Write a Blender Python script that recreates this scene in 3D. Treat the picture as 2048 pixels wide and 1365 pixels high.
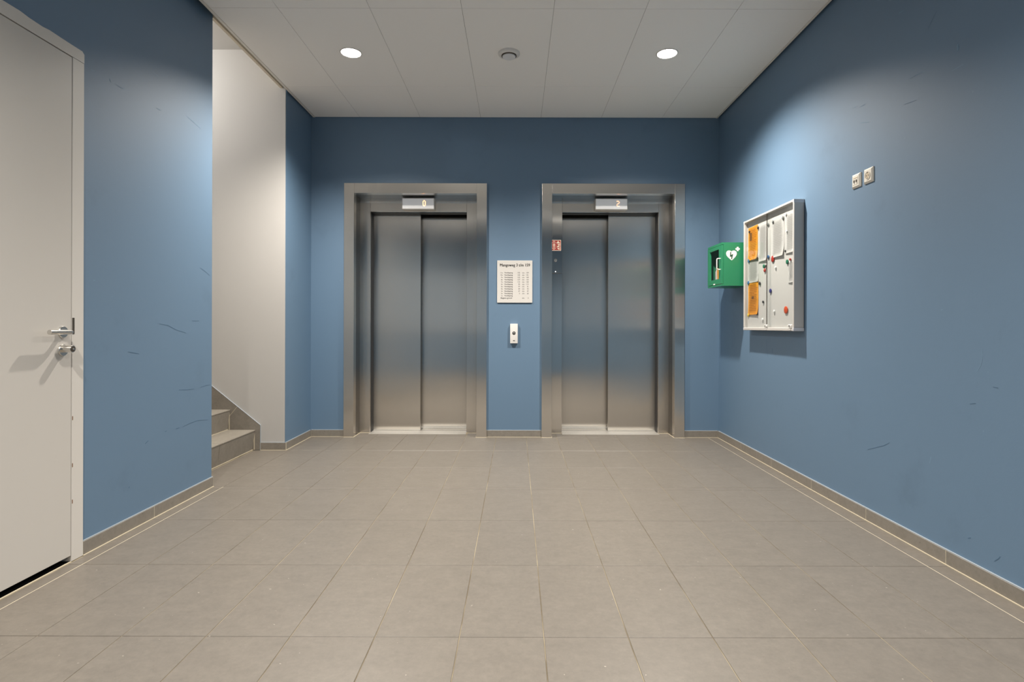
import bpy, bmesh, math, random
from mathutils import Vector, Matrix
random.seed(7)
PI = math.pi
scene = bpy.context.scene
col = scene.collection
for _o in list(bpy.data.objects):
    bpy.data.objects.remove(_o)

# ------------------------------------------------------------------ camera
CAM_H = 1.106
cam_data = bpy.data.cameras.new('camera')
cam_data.sensor_width = 36.0
cam_data.lens = 1130.0 / 2048.0 * 36.0
cam_data.shift_x = -9.0 / 2048.0
cam_data.shift_y = -30.5 / 2048.0
cam_data.clip_start = 0.05
camera = bpy.data.objects.new('camera', cam_data)
camera.location = (0, 0, CAM_H)
camera.rotation_euler = (PI / 2, -0.0026, 0)
col.objects.link(camera)
scene.camera = camera

# ------------------------------------------------------------------ world and exposure
WORLD = 0.5             # overcast daylight outside the rear window
world = bpy.data.worlds.new('world')
scene.world = world
world.use_nodes = True
world.node_tree.nodes['Background'].inputs[0].default_value = (0.93, 0.97, 1.0, 1)
world.node_tree.nodes['Background'].inputs[1].default_value = WORLD
vs = scene.view_settings
vs.view_transform = 'Standard'
vs.look = 'None'
vs.gamma = 1.0
vs.use_curve_mapping = False
vs.exposure = 0.12
LAMP_W = 410.0            # watts of each ceiling downlight
STAIR_W = 36.0
LAMP_COL = (1.0, 0.925, 0.83)

# ------------------------------------------------------------------ dimensions (metres)
XL, XR = -2.08, 2.01           # left and right wall faces
XLB = -2.043                   # left wall face beyond the stair opening
YB = 5.614                     # back wall face
YR = -1.27                     # rear wall face, behind the photographer
YS0, YS1 = 3.857, 5.0          # stair opening
ZC = 3.175                     # suspended ceiling
ZT = 3.6                       # structural slab
BBH = 0.066                    # baseboard height

# ------------------------------------------------------------------ materials
def lin(c):
    return tuple((v / 12.92 if v <= 0.04045 else ((v + 0.055) / 1.055) ** 2.4) for v in c)

def rgb(r, g, b):
    return lin((r / 255, g / 255, b / 255))

class NT:
    def __init__(s, name):
        s.m = bpy.data.materials.new(name)
        s.m.use_nodes = True
        s.t = s.m.node_tree
        s.b = s.t.nodes['Principled BSDF']
    def n(s, kind, **kw):
        nd = s.t.nodes.new(kind)
        for k, v in kw.items():
            setattr(nd, k, v)
        return nd
    def link(s, a, b):
        s.t.links.new(a, b)
    def coord(s, which='Object', scale=(1, 1, 1)):
        if which == 'World':
            src = s.n('ShaderNodeNewGeometry').outputs['Position']
        else:
            src = s.n('ShaderNodeTexCoord').outputs[which]
        mp = s.n('ShaderNodeMapping')
        mp.inputs['Scale'].default_value = scale
        s.link(src, mp.inputs['Vector'])
        return mp.outputs[0]
    def noise(s, vec, scale, detail=3, rough=0.55):
        nd = s.n('ShaderNodeTexNoise')
        nd.inputs['Scale'].default_value = scale
        nd.inputs['Detail'].default_value = detail
        nd.inputs['Roughness'].default_value = rough
        s.link(vec, nd.inputs['Vector'])
        return nd.outputs['Fac']
    def ramp(s, fac, p0, p1, c0=(0, 0, 0), c1=(1, 1, 1)):
        nd = s.n('ShaderNodeValToRGB')
        nd.color_ramp.elements[0].position = p0
        nd.color_ramp.elements[1].position = p1
        nd.color_ramp.elements[0].color = (*c0, 1)
        nd.color_ramp.elements[1].color = (*c1, 1)
        s.link(fac, nd.inputs[0])
        return nd.outputs[0]
    def mix(s, fac, a, b, mode='MIX'):
        nd = s.n('ShaderNodeMix', data_type='RGBA', blend_type=mode)
        for sock, v in ((nd.inputs[0], fac), (nd.inputs[6], a), (nd.inputs[7], b)):
            if hasattr(v, 'is_linked'):
                s.link(v, sock)
            elif isinstance(v, (int, float)):
                sock.default_value = v
            else:
                sock.default_value = (*v, 1)
        return nd.outputs[2]
    def math(s, op, a, b=0.0):
        nd = s.n('ShaderNodeMath', operation=op)
        for sock, v in ((nd.inputs[0], a), (nd.inputs[1], b)):
            if hasattr(v, 'is_linked'):
                s.link(v, sock)
            else:
                sock.default_value = v
        return nd.outputs[0]
    def bump(s, h, strength=0.1, dist=0.001):
        nd = s.n('ShaderNodeBump')
        nd.inputs['Strength'].default_value = strength
        nd.inputs['Distance'].default_value = dist
        s.link(h, nd.inputs['Height'])
        s.link(nd.outputs[0], s.b.inputs['Normal'])
    def set(s, **kw):
        names = dict(color='Base Color', rough='Roughness', metal='Metallic', spec='Specular IOR Level',
                     aniso='Anisotropic', coat='Coat Weight')
        for k, v in kw.items():
            sock = s.b.inputs[names[k]]
            if hasattr(v, 'is_linked'):
                s.link(v, sock)
            elif isinstance(v, (int, float)):
                sock.default_value = v
            else:
                sock.default_value = (*v, 1)
        return s

def plain(name, color, rough=0.5, metal=0.0, spec=0.5, vary=0.06, scale=14.0):
    k = NT(name)
    v = k.coord('Object')
    f = k.noise(v, scale, 4)
    a = tuple(max(0, c * (1 - vary)) for c in color)
    b = tuple(min(1, c * (1 + vary)) for c in color)
    k.set(color=k.mix(f, a, b), rough=rough, metal=metal, spec=spec)
    return k.m

def paint(name, color, dark, light, rough=0.5, spec=0.4, grime=0.25):
    k = NT(name)
    w = k.coord('World')
    big = k.noise(w, 1.3, 4)
    c = k.mix(k.math('MULTIPLY', big, 0.25), color, tuple(x * 0.86 for x in color))
    # rubbed, dirty patches and fine scratches, all with shapes of their own
    patch = k.ramp(k.noise(w, 2.6, 6, 0.65), 0.60, 0.78)
    c = k.mix(k.math('MULTIPLY', patch, grime), c, dark)
    scr = k.noise(k.coord('World', (1.0, 2.2, 14.0)), 2.3, 8, 0.75)
    c = k.mix(k.math('MULTIPLY', k.ramp(scr, 0.66, 0.72), 0.10), c, light)
    dots = k.ramp(k.noise(w, 38.0, 2), 0.77, 0.80)
    c = k.mix(k.math('MULTIPLY', dots, 0.25), c, light)
    k.set(color=c, rough=rough, spec=spec)
    k.b.inputs['IOR'].default_value = 1.5
    k.bump(k.noise(w, 160.0, 2), 0.10, 0.0015)
    return k.m

BLUE = rgb(93, 121, 147)
M = {}
M['blue'] = paint('blue_wall_paint', BLUE, rgb(58, 82, 102), rgb(140, 165, 185), 0.57, 0.85)
M['white_wall'] = paint('white_wall_paint', rgb(188, 186, 183), rgb(176, 172, 166), rgb(198, 196, 193), 0.6, 0.3, 0.12)
M['door_white'] = plain('white_door_paint', rgb(196, 192, 186), 0.38, 0, 0.4, 0.012, 3)
M['frame_white'] = plain('white_frame_paint', rgb(207, 203, 197), 0.40, 0, 0.4, 0.015, 5)
M['ceiling'] = plain('white_ceiling_board', rgb(244, 242, 239), 0.85, 0, 0.15, 0.012, 60)
M['ceiling_gap'] = plain('grey_ceiling_grid', rgb(150, 146, 138), 0.8)
M['trim_white'] = plain('white_ceiling_trim', rgb(225, 220, 212), 0.5)
M['black'] = plain('black_void', (0.004, 0.004, 0.004), 0.9, 0, 0.1)
M['slab'] = plain('dark_concrete_slab', (0.03, 0.03, 0.03), 0.9)
M['cream'] = plain('cream_plaster_edge', rgb(216, 206, 188), 0.7)
M['sealant'] = plain('cream_sealant', rgb(196, 186, 164), 0.6, 0, 0.3, 0.08, 40)
M['caulk'] = plain('pale_caulk', rgb(156, 164, 170), 0.6, 0, 0.3, 0.06, 40)
_k = NT('brown_floor_grout')
_k.set(color=_k.mix(_k.ramp(_k.noise(_k.coord('World'), 2.4, 4), 0.42, 0.62), rgb(112, 101, 82), rgb(178, 167, 143)), rough=0.85, spec=0.2)
M['grout'] = _k.m

def stone(name, base, spread, darkspot, lightspot, rough):
    k = NT(name)
    w = k.coord('World')
    fine = k.noise(k.coord('World', (1, 1.0, 1)), 38.0, 8, 0.8)
    mid = k.ramp(k.noise(k.coord('World', (1, 1.4, 1)), 9.0, 6, 0.68), 0.3, 0.7)
    oi = k.n('ShaderNodeObjectInfo').outputs['Random']
    lo = tuple(x * (1 - spread) for x in base)
    hi = tuple(x * (1 + spread) for x in base)
    c = k.mix(mid, lo, hi)
    c = k.mix(0.5, c, k.mix(k.ramp(fine, 0.3, 0.7), tuple(x * 0.74 for x in base), tuple(x * 1.28 for x in base)))
    c = k.mix(k.math('MULTIPLY', oi, 0.12), c, tuple(x * 0.74 for x in base))
    d = k.ramp(k.noise(w, 62.0, 1), 0.765, 0.785)
    c = k.mix(k.math('MULTIPLY', d, 0.6), c, darkspot)
    wv = k.n('ShaderNodeVectorMath', operation='ADD')
    k.link(w, wv.inputs[0]); wv.inputs[1].default_value = (11.3, 4.7, 2.1)
    l = k.ramp(k.noise(wv.outputs[0], 50.0, 1), 0.775, 0.795)
    c = k.mix(k.math('MULTIPLY', l, 0.35), c, lightspot)
    k.set(color=c, rough=rough, spec=0.45)
    k.bump(fine, 0.12, 0.001)
    return k.m
M['tile'] = stone('grey_beige_floor_tile', rgb(113, 107, 99), 0.17, rgb(98, 88, 76), rgb(216, 208, 194), 0.42)
M['skirt_tile'] = stone('dark_grey_skirting_tile', rgb(130, 124, 115), 0.16, rgb(86, 78, 68), rgb(178, 168, 154), 0.45)

M['tread'] = stone('grey_beige_tread_tile', rgb(142, 136, 126), 0.10, rgb(98, 88, 76), rgb(216, 208, 194), 0.42)
def steel(name, color, rough, aniso=0.97, streak=0.06):
    k = NT(name)
    u = k.coord('UV', (190.0, 1.6, 1))
    st = k.noise(u, 1.0, 4, 0.7)
    cl = k.noise(k.coord('World'), 2.2, 4)
    r = k.math('ADD', k.math('MULTIPLY', st, streak), rough - streak / 2)
    r = k.math('ADD', r, k.math('MULTIPLY', cl, 0.03))
    k.set(color=k.mix(st, tuple(x * 0.94 for x in color), color), metal=1.0, rough=r, aniso=aniso)
    tg = k.n('ShaderNodeTangent', direction_type='UV_MAP')
    tg.uv_map = 'UVMap'
    k.link(tg.outputs[0], k.b.inputs['Tangent'])
    # slight waviness of the sheet
    wv = k.noise(k.coord('World', (1, 1, 0.25)), 5.0, 1)
    k.bump(wv, 0.05, 0.01)
    return k.m
STEEL = (0.78, 0.74, 0.68)
M['steel'] = steel('brushed_steel', STEEL, 0.205, 1.0, 0.035)
M['steel_sharp'] = steel('fine_brushed_steel', STEEL, 0.14, 1.0, 0.03)
M['steel_shade'] = steel('shade_darkened_steel', (0.30, 0.285, 0.27), 0.24, 1.0, 0.03)  # same steel with the dark reflections of the reveals put into its colour
M['shade_black'] = plain('black_painted_shade', (0.012, 0.012, 0.013), 0.45)  # near-black colour for the painted shade around the lift doors
M['chrome'] = plain('satin_chrome', (0.72, 0.70, 0.66), 0.25, 1.0, 0.5, 0.03)
M['alu'] = plain('anodised_aluminium', (0.52, 0.50, 0.475), 0.55, 0.0, 0.35, 0.02)
M['alu_sill'] = plain('worn_aluminium_sill', (0.66, 0.64, 0.60), 0.42, 0.7, 0.5, 0.10, 60)
M['dark_metal'] = plain('dark_worn_metal', (0.14, 0.12, 0.10), 0.45, 0.8)
M['plastic_white'] = plain('white_plastic', rgb(222, 219, 215), 0.35, 0, 0.5, 0.01)
M['plastic_cream'] = plain('ivory_plastic', rgb(230, 224, 212), 0.33, 0, 0.5, 0.01)
M['plastic_beige'] = plain('beige_plastic', rgb(196, 182, 160), 0.4, 0, 0.5, 0.02)
M['plastic_grey'] = plain('grey_plastic', rgb(200, 200, 204), 0.3, 0, 0.5, 0.01)
M['plastic_lightgrey'] = plain('pale_grey_plastic', rgb(226, 226, 228), 0.3, 0, 0.5, 0.01)
M['plastic_black'] = plain('black_plastic', (0.015, 0.015, 0.015), 0.4)
M['print_black'] = plain('dark_print', rgb(45, 44, 44), 0.6)
M['print_grey'] = plain('grey_print', rgb(104, 102, 100), 0.6)
M['sign_white'] = plain('white_sign_panel', rgb(208, 205, 200), 0.45, 0, 0.4, 0.01)
M['sign_red'] = plain('red_sign', rgb(168, 26, 20), 0.4)
M['sign_cream'] = plain('cream_sign_print', rgb(245, 225, 205), 0.5)
M['green'] = plain('green_powder_coat', rgb(40, 128, 90), 0.32, 0, 0.5, 0.02)
M['green_dark'] = plain('dark_green_inside', rgb(16, 74, 52), 0.6)
M['white_print'] = plain('white_print', rgb(236, 236, 232), 0.5)
M['board_white'] = plain('white_enamel_board', rgb(204, 201, 197), 0.35, 0, 0.5, 0.006)
M['scuff_dark'] = plain('dark_scuff', rgb(79, 105, 130), 0.6, 0, 0.2, 0.3, 60)
M['scuff_light'] = plain('light_scratch', rgb(118, 145, 168), 0.6, 0, 0.2, 0.2, 60)
M['rust'] = plain('bare_chip', rgb(120, 84, 56), 0.8)
MAG = {}
for nm, c in dict(red=(176, 52, 38), orange=(206, 78, 34), blue=(64, 108, 156), navy=(48, 48, 120), green=(34, 110, 80),
                  black=(34, 32, 32), brown=(70, 44, 32), grey=(128, 130, 128), white=(236, 236, 234), yellow=(232, 200, 70),
                  purple=(62, 40, 58)).items():
    MAG[nm] = plain(nm + '_magnet_plastic', rgb(*c), 0.3)

def emis(name, color, strength):
    k = NT(name)
    k.set(color=(0.8, 0.8, 0.8))
    k.b.inputs['Emission Color'].default_value = (*color, 1)
    k.b.inputs['Emission Strength'].default_value = strength
    return k.m
M['lamp'] = emis('lamp_diffuser', (1.0, 0.94, 0.86), 28.0)
M['dome'] = emis('opal_dome_light', (1.0, 0.96, 0.90), 6.0)
M['digit'] = emis('orange_led_digit', (1.0, 0.42, 0.16), 2.6)
M['digit_dim'] = emis('dim_orange_led_digit', (1.0, 0.45, 0.22), 1.5)
M['face_glow'] = emis('indicator_fill_glow', (0.95, 0.97, 1.0), 0.14)  # faint glow added to lift the shaded front of the floor indicator
M['led_white'] = emis('white_indicator_led', (0.9, 0.95, 1.0), 2.0)

def glass(name, tint=(0.97, 0.98, 0.98)):
    k = NT(name)
    t = k.t
    t.nodes.remove(k.b)
    tr = k.n('ShaderNodeBsdfTransparent'); tr.inputs[0].default_value = (*tint, 1)
    gl = k.n('ShaderNodeBsdfGlossy'); gl.inputs['Roughness'].default_value = 0.02
    fr = k.n('ShaderNodeFresnel'); fr.inputs[0].default_value = 1.45
    mx = k.n('ShaderNodeMixShader')
    back = k.n('ShaderNodeNewGeometry').outputs['Backfacing']
    k.link(k.math('MULTIPLY', fr.outputs[0], k.math('SUBTRACT', 1.0, back)), mx.inputs[0]); k.link(tr.outputs[0], mx.inputs[1]); k.link(gl.outputs[0], mx.inputs[2])
    k.link(mx.outputs[0], t.nodes['Material Output'].inputs[0])
    return k.m
M['glass'] = glass('clear_glass')
M['glass_dark'] = glass('smoked_glass', (0.55, 0.6, 0.6))

def paper(name, color, ink, rows, strength=0.55):
    """sheet with faint printed text lines, laid out on the sheet's own UVs"""
    k = NT(name)
    uv = k.n('ShaderNodeUVMap').outputs[0]
    sp = k.n('ShaderNodeSeparateXYZ'); k.link(uv, sp.inputs[0])
    u, v = sp.outputs[0], sp.outputs[1]
    fr = k.math('FRACT', k.math('MULTIPLY', v, rows))
    line = k.math('MULTIPLY', k.math('GREATER_THAN', fr, 0.35), k.math('LESS_THAN', fr, 0.72))
    cell = k.n('ShaderNodeCombineXYZ')
    k.link(k.math('MULTIPLY', u, 26.0), cell.inputs[0])
    k.link(k.math('FLOOR', k.math('MULTIPLY', v, rows)), cell.inputs[1])
    word = k.math('GREATER_THAN', k.noise(cell.outputs[0], 1.0, 2), 0.42)
    cell2 = k.n('ShaderNodeCombineXYZ')
    k.link(k.math('FLOOR', k.math('MULTIPLY', v, rows)), cell2.inputs[1])
    wid = k.math('ADD', k.math('MULTIPLY', k.noise(cell2.outputs[0], 3.3, 0), 0.9), 0.35)
    inside = k.math('MULTIPLY', k.math('GREATER_THAN', u, 0.1), k.math('LESS_THAN', u, wid))
    inside = k.math('MULTIPLY', inside, k.math('LESS_THAN', u, 0.92))
    inside = k.math('MULTIPLY', inside, k.math('MULTIPLY', k.math('GREATER_THAN', v, 0.10), k.math('LESS_THAN', v, 0.92)))
    mask = k.math('MULTIPLY', k.math('MULTIPLY', line, word), k.math('MULTIPLY', inside, strength))
    k.set(color=k.mix(mask, color, ink), rough=0.75, spec=0.2)
    return k.m
M['paper_white'] = paper('printed_white_paper', rgb(210, 208, 205), rgb(110, 110, 112), 34, 0.16)
M['paper_white2'] = paper('printed_white_notice', rgb(214, 212, 209), rgb(100, 100, 104), 22, 0.18)
M['paper_orange'] = paper('printed_orange_paper', rgb(242, 166, 50), rgb(150, 88, 20), 20, 0.6)

# ------------------------------------------------------------------ mesh helpers
def box(bm, x0, x1, y0, y1, z0, z1, bev=0.0, seg=1):
    x0, x1 = min(x0, x1), max(x0, x1); y0, y1 = min(y0, y1), max(y0, y1); z0, z1 = min(z0, z1), max(z0, z1)
    vv = [bm.verts.new(p) for p in ((x0, y0, z0), (x1, y0, z0), (x1, y1, z0), (x0, y1, z0),
                                    (x0, y0, z1), (x1, y0, z1), (x1, y1, z1), (x0, y1, z1))]
    fs = [bm.faces.new([vv[i] for i in f]) for f in ((0, 3, 2, 1), (4, 5, 6, 7), (0, 1, 5, 4), (1, 2, 6, 5), (2, 3, 7, 6), (3, 0, 4, 7))]
    if bev > 0:
        es = list({e for f in fs for e in f.edges})
        bmesh.ops.bevel(bm, geom=es, offset=bev, segments=seg, affect='EDGES', profile=0.6)
    return bm

def BX(*a, **k):
    return box(bmesh.new(), *a, **k)

def prism(bm, pts, axis, a, b):
    """polygon pts in the plane across axis, extruded from a to b along it; axis 'x': pts=(y,z), 'y': (x,z), 'z': (x,y)"""
    def P(p, t):
        return (t, p[0], p[1]) if axis == 'x' else ((p[0], t, p[1]) if axis == 'y' else (p[0], p[1], t))
    A = [bm.verts.new(P(p, a)) for p in pts]
    B = [bm.verts.new(P(p, b)) for p in pts]
    bm.faces.new(A); bm.faces.new(B[::-1])
    n = len(pts)
    for i in range(n):
        bm.faces.new((A[i], B[i], B[(i + 1) % n], A[(i + 1) % n]))
    bmesh.ops.recalc_face_normals(bm, faces=bm.faces[:])
    return bm

def lathe(bm, prof, center, axis, seg=32, closed=True):
    """prof: list of (radius, height) along axis unit vector from center"""
    ax = Vector(axis).normalized()
    t = Vector((0, 0, 1)) if abs(ax.z) < 0.9 else Vector((1, 0, 0))
    e1 = ax.cross(t).normalized(); e2 = ax.cross(e1)
    c = Vector(center)
    rings = []
    for r, h in prof:
        if r < 1e-7:
            rings.append([bm.verts.new(c + ax * h)])
        else:
            rings.append([bm.verts.new(c + ax * h + (e1 * math.cos(2 * PI * i / seg) + e2 * math.sin(2 * PI * i / seg)) * r) for i in range(seg)])
    for A, B in zip(rings[:-1], rings[1:]):
        if len(A) == 1 and len(B) == 1:
            continue
        for i in range(seg):
            j = (i + 1) % seg
            if len(A) == 1:
                bm.faces.new((A[0], B[i], B[j]))
            elif len(B) == 1:
                bm.faces.new((A[i], B[0], A[j]))
            else:
                bm.faces.new((A[i], B[i], B[j], A[j]))
    if closed:
        for R, rev in ((rings[0], False), (rings[-1], True)):
            if len(R) > 1:
                bm.faces.new(R[::-1] if rev else R)
    bmesh.ops.recalc_face_normals(bm, faces=bm.faces[:])
    return bm

def tube(bm, path, r, seg=12):
    pts = [Vector(p) for p in path]
    rings = []
    for i, p in enumerate(pts):
        d = (pts[min(i + 1, len(pts) - 1)] - pts[max(i - 1, 0)]).normalized()
        t = Vector((0, 0, 1)) if abs(d.z) < 0.9 else Vector((0, 1, 0))
        if i:
            e1 = (e1 - d * e1.dot(d)).normalized()
        else:
            e1 = d.cross(t).normalized()
        e2 = d.cross(e1)
        rings.append([bm.verts.new(p + (e1 * math.cos(2 * PI * k / seg) + e2 * math.sin(2 * PI * k / seg)) * r) for k in range(seg)])
    for A, B in zip(rings[:-1], rings[1:]):
        for k in range(seg):
            bm.faces.new((A[k], B[k], B[(k + 1) % seg], A[(k + 1) % seg]))
    bm.faces.new(rings[0]); bm.faces.new(rings[-1][::-1])
    bmesh.ops.recalc_face_normals(bm, faces=bm.faces[:])
    return bm

def slab_grid(us, vs_, holes, axis, a, b):
    """wall slab on a grid of cut lines, cells in holes left open; one closed connected mesh.
    axis = thickness axis; us, vs are the two other axes in order (x,z) for 'y', (y,z) for 'x', (x,y) for 'z'"""
    bm = bmesh.new()
    cache = {}
    def V(i, j, t):
        k = (i, j, t)
        if k not in cache:
            d = a if t == 0 else b
            u, v = us[i], vs_[j]
            cache[k] = bm.verts.new((d, u, v) if axis == 'x' else ((u, d, v) if axis == 'y' else (u, v, d)))
        return cache[k]
    nu, nv = len(us) - 1, len(vs_) - 1
    solid = lambda i, j: 0 <= i < nu and 0 <= j < nv and (i, j) not in holes
    for i in range(nu):
        for j in range(nv):
            if not solid(i, j):
                continue
            bm.faces.new((V(i, j, 0), V(i + 1, j, 0), V(i + 1, j + 1, 0), V(i, j + 1, 0)))
            bm.faces.new((V(i, j, 1), V(i, j + 1, 1), V(i + 1, j + 1, 1), V(i + 1, j, 1)))
            if not solid(i - 1, j): bm.faces.new((V(i, j, 0), V(i, j + 1, 0), V(i, j + 1, 1), V(i, j, 1)))
            if not solid(i + 1, j): bm.faces.new((V(i + 1, j, 0), V(i + 1, j, 1), V(i + 1, j + 1, 1), V(i + 1, j + 1, 0)))
            if not solid(i, j - 1): bm.faces.new((V(i, j, 0), V(i, j, 1), V(i + 1, j, 1), V(i + 1, j, 0)))
            if not solid(i, j + 1): bm.faces.new((V(i, j + 1, 0), V(i + 1, j + 1, 0), V(i + 1, j + 1, 1), V(i, j + 1, 1)))
    bmesh.ops.recalc_face_normals(bm, faces=bm.faces[:])
    return bm

def root_loc(p):
    v = Vector((0, 0, 0))
    while p is not None:
        v += Vector(p.location); p = p.parent
    return v

def uv_box(me):
    """UVs in metres: u along the horizontal of each face, v up"""
    uv = me.uv_layers.new(name='UVMap')
    for p in me.polygons:
        n = p.normal
        for li in p.loop_indices:
            c = me.vertices[me.loops[li].vertex_index].co
            if abs(n.y) >= abs(n.x) and abs(n.y) >= abs(n.z): uv.data[li].uv = (c.x, c.z)
            elif abs(n.x) >= abs(n.z): uv.data[li].uv = (c.y, c.z)
            else: uv.data[li].uv = (c.x, c.y)

def obj(name, bm, mat, parent=None, smooth=False):
    """link a bmesh given in world coordinates as one object; children are stored relative to their parent"""
    me = bpy.data.meshes.new(name)
    if parent is not None:
        bmesh.ops.translate(bm, verts=bm.verts[:], vec=-root_loc(parent))
    bm.to_mesh(me); bm.free()
    me.materials.append(M[mat] if isinstance(mat, str) else mat)
    uv_box(me)
    if smooth:
        me.polygons.foreach_set('use_smooth', [True] * len(me.polygons))
        if hasattr(me, 'set_sharp_from_angle'):
            me.set_sharp_from_angle(angle=math.radians(40))
    o = bpy.data.objects.new(name, me)
    col.objects.link(o)
    o.parent = parent
    return o

def thing(name, label, cat, loc=(0, 0, 0), group=None):
    o = bpy.data.objects.new(name, None)
    col.objects.link(o)
    o.empty_display_size = 0.05
    o.location = loc
    o['label'] = label; o['category'] = cat
    if group: o['group'] = group
    return o

def tag(o, label, cat, group=None):
    o['label'] = label; o['category'] = cat
    if group: o['group'] = group
    return o

def struct(name, bm, mat, parent=None, label=None):
    o = obj(name, bm, mat, parent)
    if parent is None: o['kind'] = 'structure'
    if label: o['label'] = label
    return o

def text_bm(body, size, align='LEFT', bold=0.0):
    cu = bpy.data.curves.new('lettering', 'FONT')
    cu.body = body; cu.size = size; cu.align_x = align
    cu.offset = bold
    cu.resolution_u = 2
    to = bpy.data.objects.new('lettering', cu)
    col.objects.link(to)
    dg = bpy.context.evaluated_depsgraph_get()
    me = bpy.data.meshes.new_from_object(to.evaluated_get(dg))
    bm = bmesh.new(); bm.from_mesh(me)
    bpy.data.objects.remove(to); bpy.data.curves.remove(cu); bpy.data.meshes.remove(me)
    return bm

def merge(dst, src, mtx):
    src.transform(mtx)
    mp = {v: dst.verts.new(v.co) for v in src.verts}
    for f in src.faces:
        try: dst.faces.new([mp[v] for v in f.verts])
        except ValueError: pass
    src.free()

def text_width(bm):
    xs = [v.co.x for v in bm.verts]
    return min(xs), max(xs)

# ================================================================== SETTING
# floor: grout bed with laid tiles 0.3 x 0.6
floor = struct('floor', BX(-4.3, 2.2, YR - 0.12, 6.1, -0.08, -0.0025), 'grout', label='floor of grey beige rectangular stone tiles')

def tile_bm(w, d, h=0.008, bev=0.0012):
    bm = BX(-w / 2, w / 2, -d / 2, d / 2, -h, 0)
    top = [e for e in bm.edges if all(abs(v.co.z) < 1e-6 for v in e.verts)]
    bmesh.ops.bevel(bm, geom=top, offset=bev, segments=1, affect='EDGES')
    return bm

GAP = 0.0028
tile_cache = {}
def add_tile(x0, x1, y0, y1):
    w, d = x1 - x0 - GAP, y1 - y0 - GAP
    if w < 0.012 or d < 0.012: return
    key = (round(w, 4), round(d, 4))
    cx, cy = (x0 + x1) / 2, (y0 + y1) / 2
    if key not in tile_cache:
        o = obj('tile', tile_bm(w, d), 'tile', None)
        tile_cache[key] = o.data
    else:
        o = bpy.data.objects.new('tile', tile_cache[key])
        col.objects.link(o)
    o.parent = floor
    o.location = (cx, cy, 0)

def tile_region(x0, x1, y0, y1):
    i0 = math.floor((x0 - 0.1) / 0.3); i1 = math.ceil((x1 - 0.1) / 0.3)
    j0 = math.floor((y0 - 2.006) / 0.6); j1 = math.ceil((y1 - 2.006) / 0.6)
    for i in range(i0, i1):
        for j in range(j0, j1):
            add_tile(max(x0, 0.1 + 0.3 * i), min(x1, 0.4 + 0.3 * i), max(y0, 2.006 + 0.6 * j), min(y1, 2.606 + 0.6 * j))
tile_region(-2.066, 1.993, YR, 3.867)
tile_region(-2.316, 1.993, 3.867, 4.986)
tile_region(-2.030, 1.993, 4.986, 5.600)
for lx0, lx1 in ((-1.605, -0.395), (0.349, 1.559)):
    tile_region(lx0, lx1, 5.606, 5.745)
    tile_region(lx0, lx0 + 0.098 if lx0 < 0 else lx0 + 0.118, 5.745, 5.807)
    tile_region(lx1 - 0.118 if lx0 < 0 else lx1 - 0.098, lx1, 5.745, 5.807)

for jx, j0, j1 in ((1.9, YR, 5.6), (-2.0, YR, 3.86)):
    obj('joint_sealant', BX(jx - 0.0017, jx + 0.0017, j0, j1, -0.003, -0.0002), 'sealant', floor)

# walls
struct('wall_right', BX(XR, XR + 0.12, YR - 0.12, YB + 0.12, -0.08, ZT), 'blue', label='blue painted wall on the right')
struct('wall_left', slab_grid([YR - 0.12, 1.63, 2.705, YS0], [-0.08, -0.012, 2.41, ZT], {(1, 1)}, 'x', XL - 0.12, XL), 'blue',
       label='blue painted wall between the white door and the stairs')
struct('wall_left_far', BX(XLB - 0.157, XLB, YS1 + 0.004, YB + 0.12, -0.08, ZT), 'blue', label='narrow blue wall between the stairs and the lifts')
struct('wall_back', slab_grid([XLB - 0.157, -1.66, -0.345, 0.299, 1.614, XR + 0.12], [-0.08, -0.012, 2.46, ZT], {(1, 1), (3, 1)}, 'y', YB, YB + 0.2), 'blue',
       label='blue painted back wall around the two lifts')
struct('wall_rear', slab_grid([XL - 0.12, -1.85, -0.5, XR + 0.12], [-0.08, 1.0, 2.40, ZT], {(1, 1)}, 'y', YR - 0.12, YR), 'blue', label='blue painted wall behind the viewer')
win = bpy.data.objects.new('window_1', None); col.objects.link(win)
win.location = (-1.175, YR, 1.0); win['kind'] = 'structure'; win['label'] = 'wide window in the wall behind the viewer'
for x in (-1.85, -1.18, -0.55):
    obj('window_frame', BX(x, x + 0.05, YR - 0.10, YR - 0.03, 1.0, 2.40), 'alu', win)
for x0, x1 in ((-1.799, -1.181), (-1.129, -0.551)):
    for z in (1.0, 2.35):
        obj('window_frame', BX(x0, x1, YR - 0.10, YR - 0.03, z, z + 0.05), 'alu', win)
    obj('window_pane', BX(x0, x1, YR - 0.07, YR - 0.06, 1.051, 2.349), 'glass', win)
obj('window_sill', BX(-1.88, -0.47, YR - 0.02, YR + 0.06, 0.97, 0.998, bev=0.003), 'frame_white', win)
struct('wall_stair_far', BX(-4.2, XLB - 0.006, YS1, YS1 + 0.1, -0.08, 3.7), 'white_wall', label='white stairwell wall beside the steps')
struct('wall_stair_near', BX(-4.2, XL - 0.12, YS0 - 0.1, YS0, -0.08, 3.7), 'white_wall', label='white stairwell wall behind the blue wall')
struct('wall_end_bounce', BX(XL - 0.119, XL - 0.004, YS0, YS0 + 0.004, 0.0, 3.5), 'white_wall', label='added white cover on the unseen wall end, brightens lift reflections')  # unseen white sheet added to brighten what the lift steel reflects
struct('wall_stair_end', BX(-4.3, -4.2, YS0 - 0.1, YS1 + 0.1, -0.08, 3.7), 'white_wall', label='white end wall of the stairwell')
struct('wall_stair_lintel', BX(-2.096, -2.074, YS0, YS1, 3.205, ZT), 'cream', label='cream edge above the stair opening')

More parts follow.
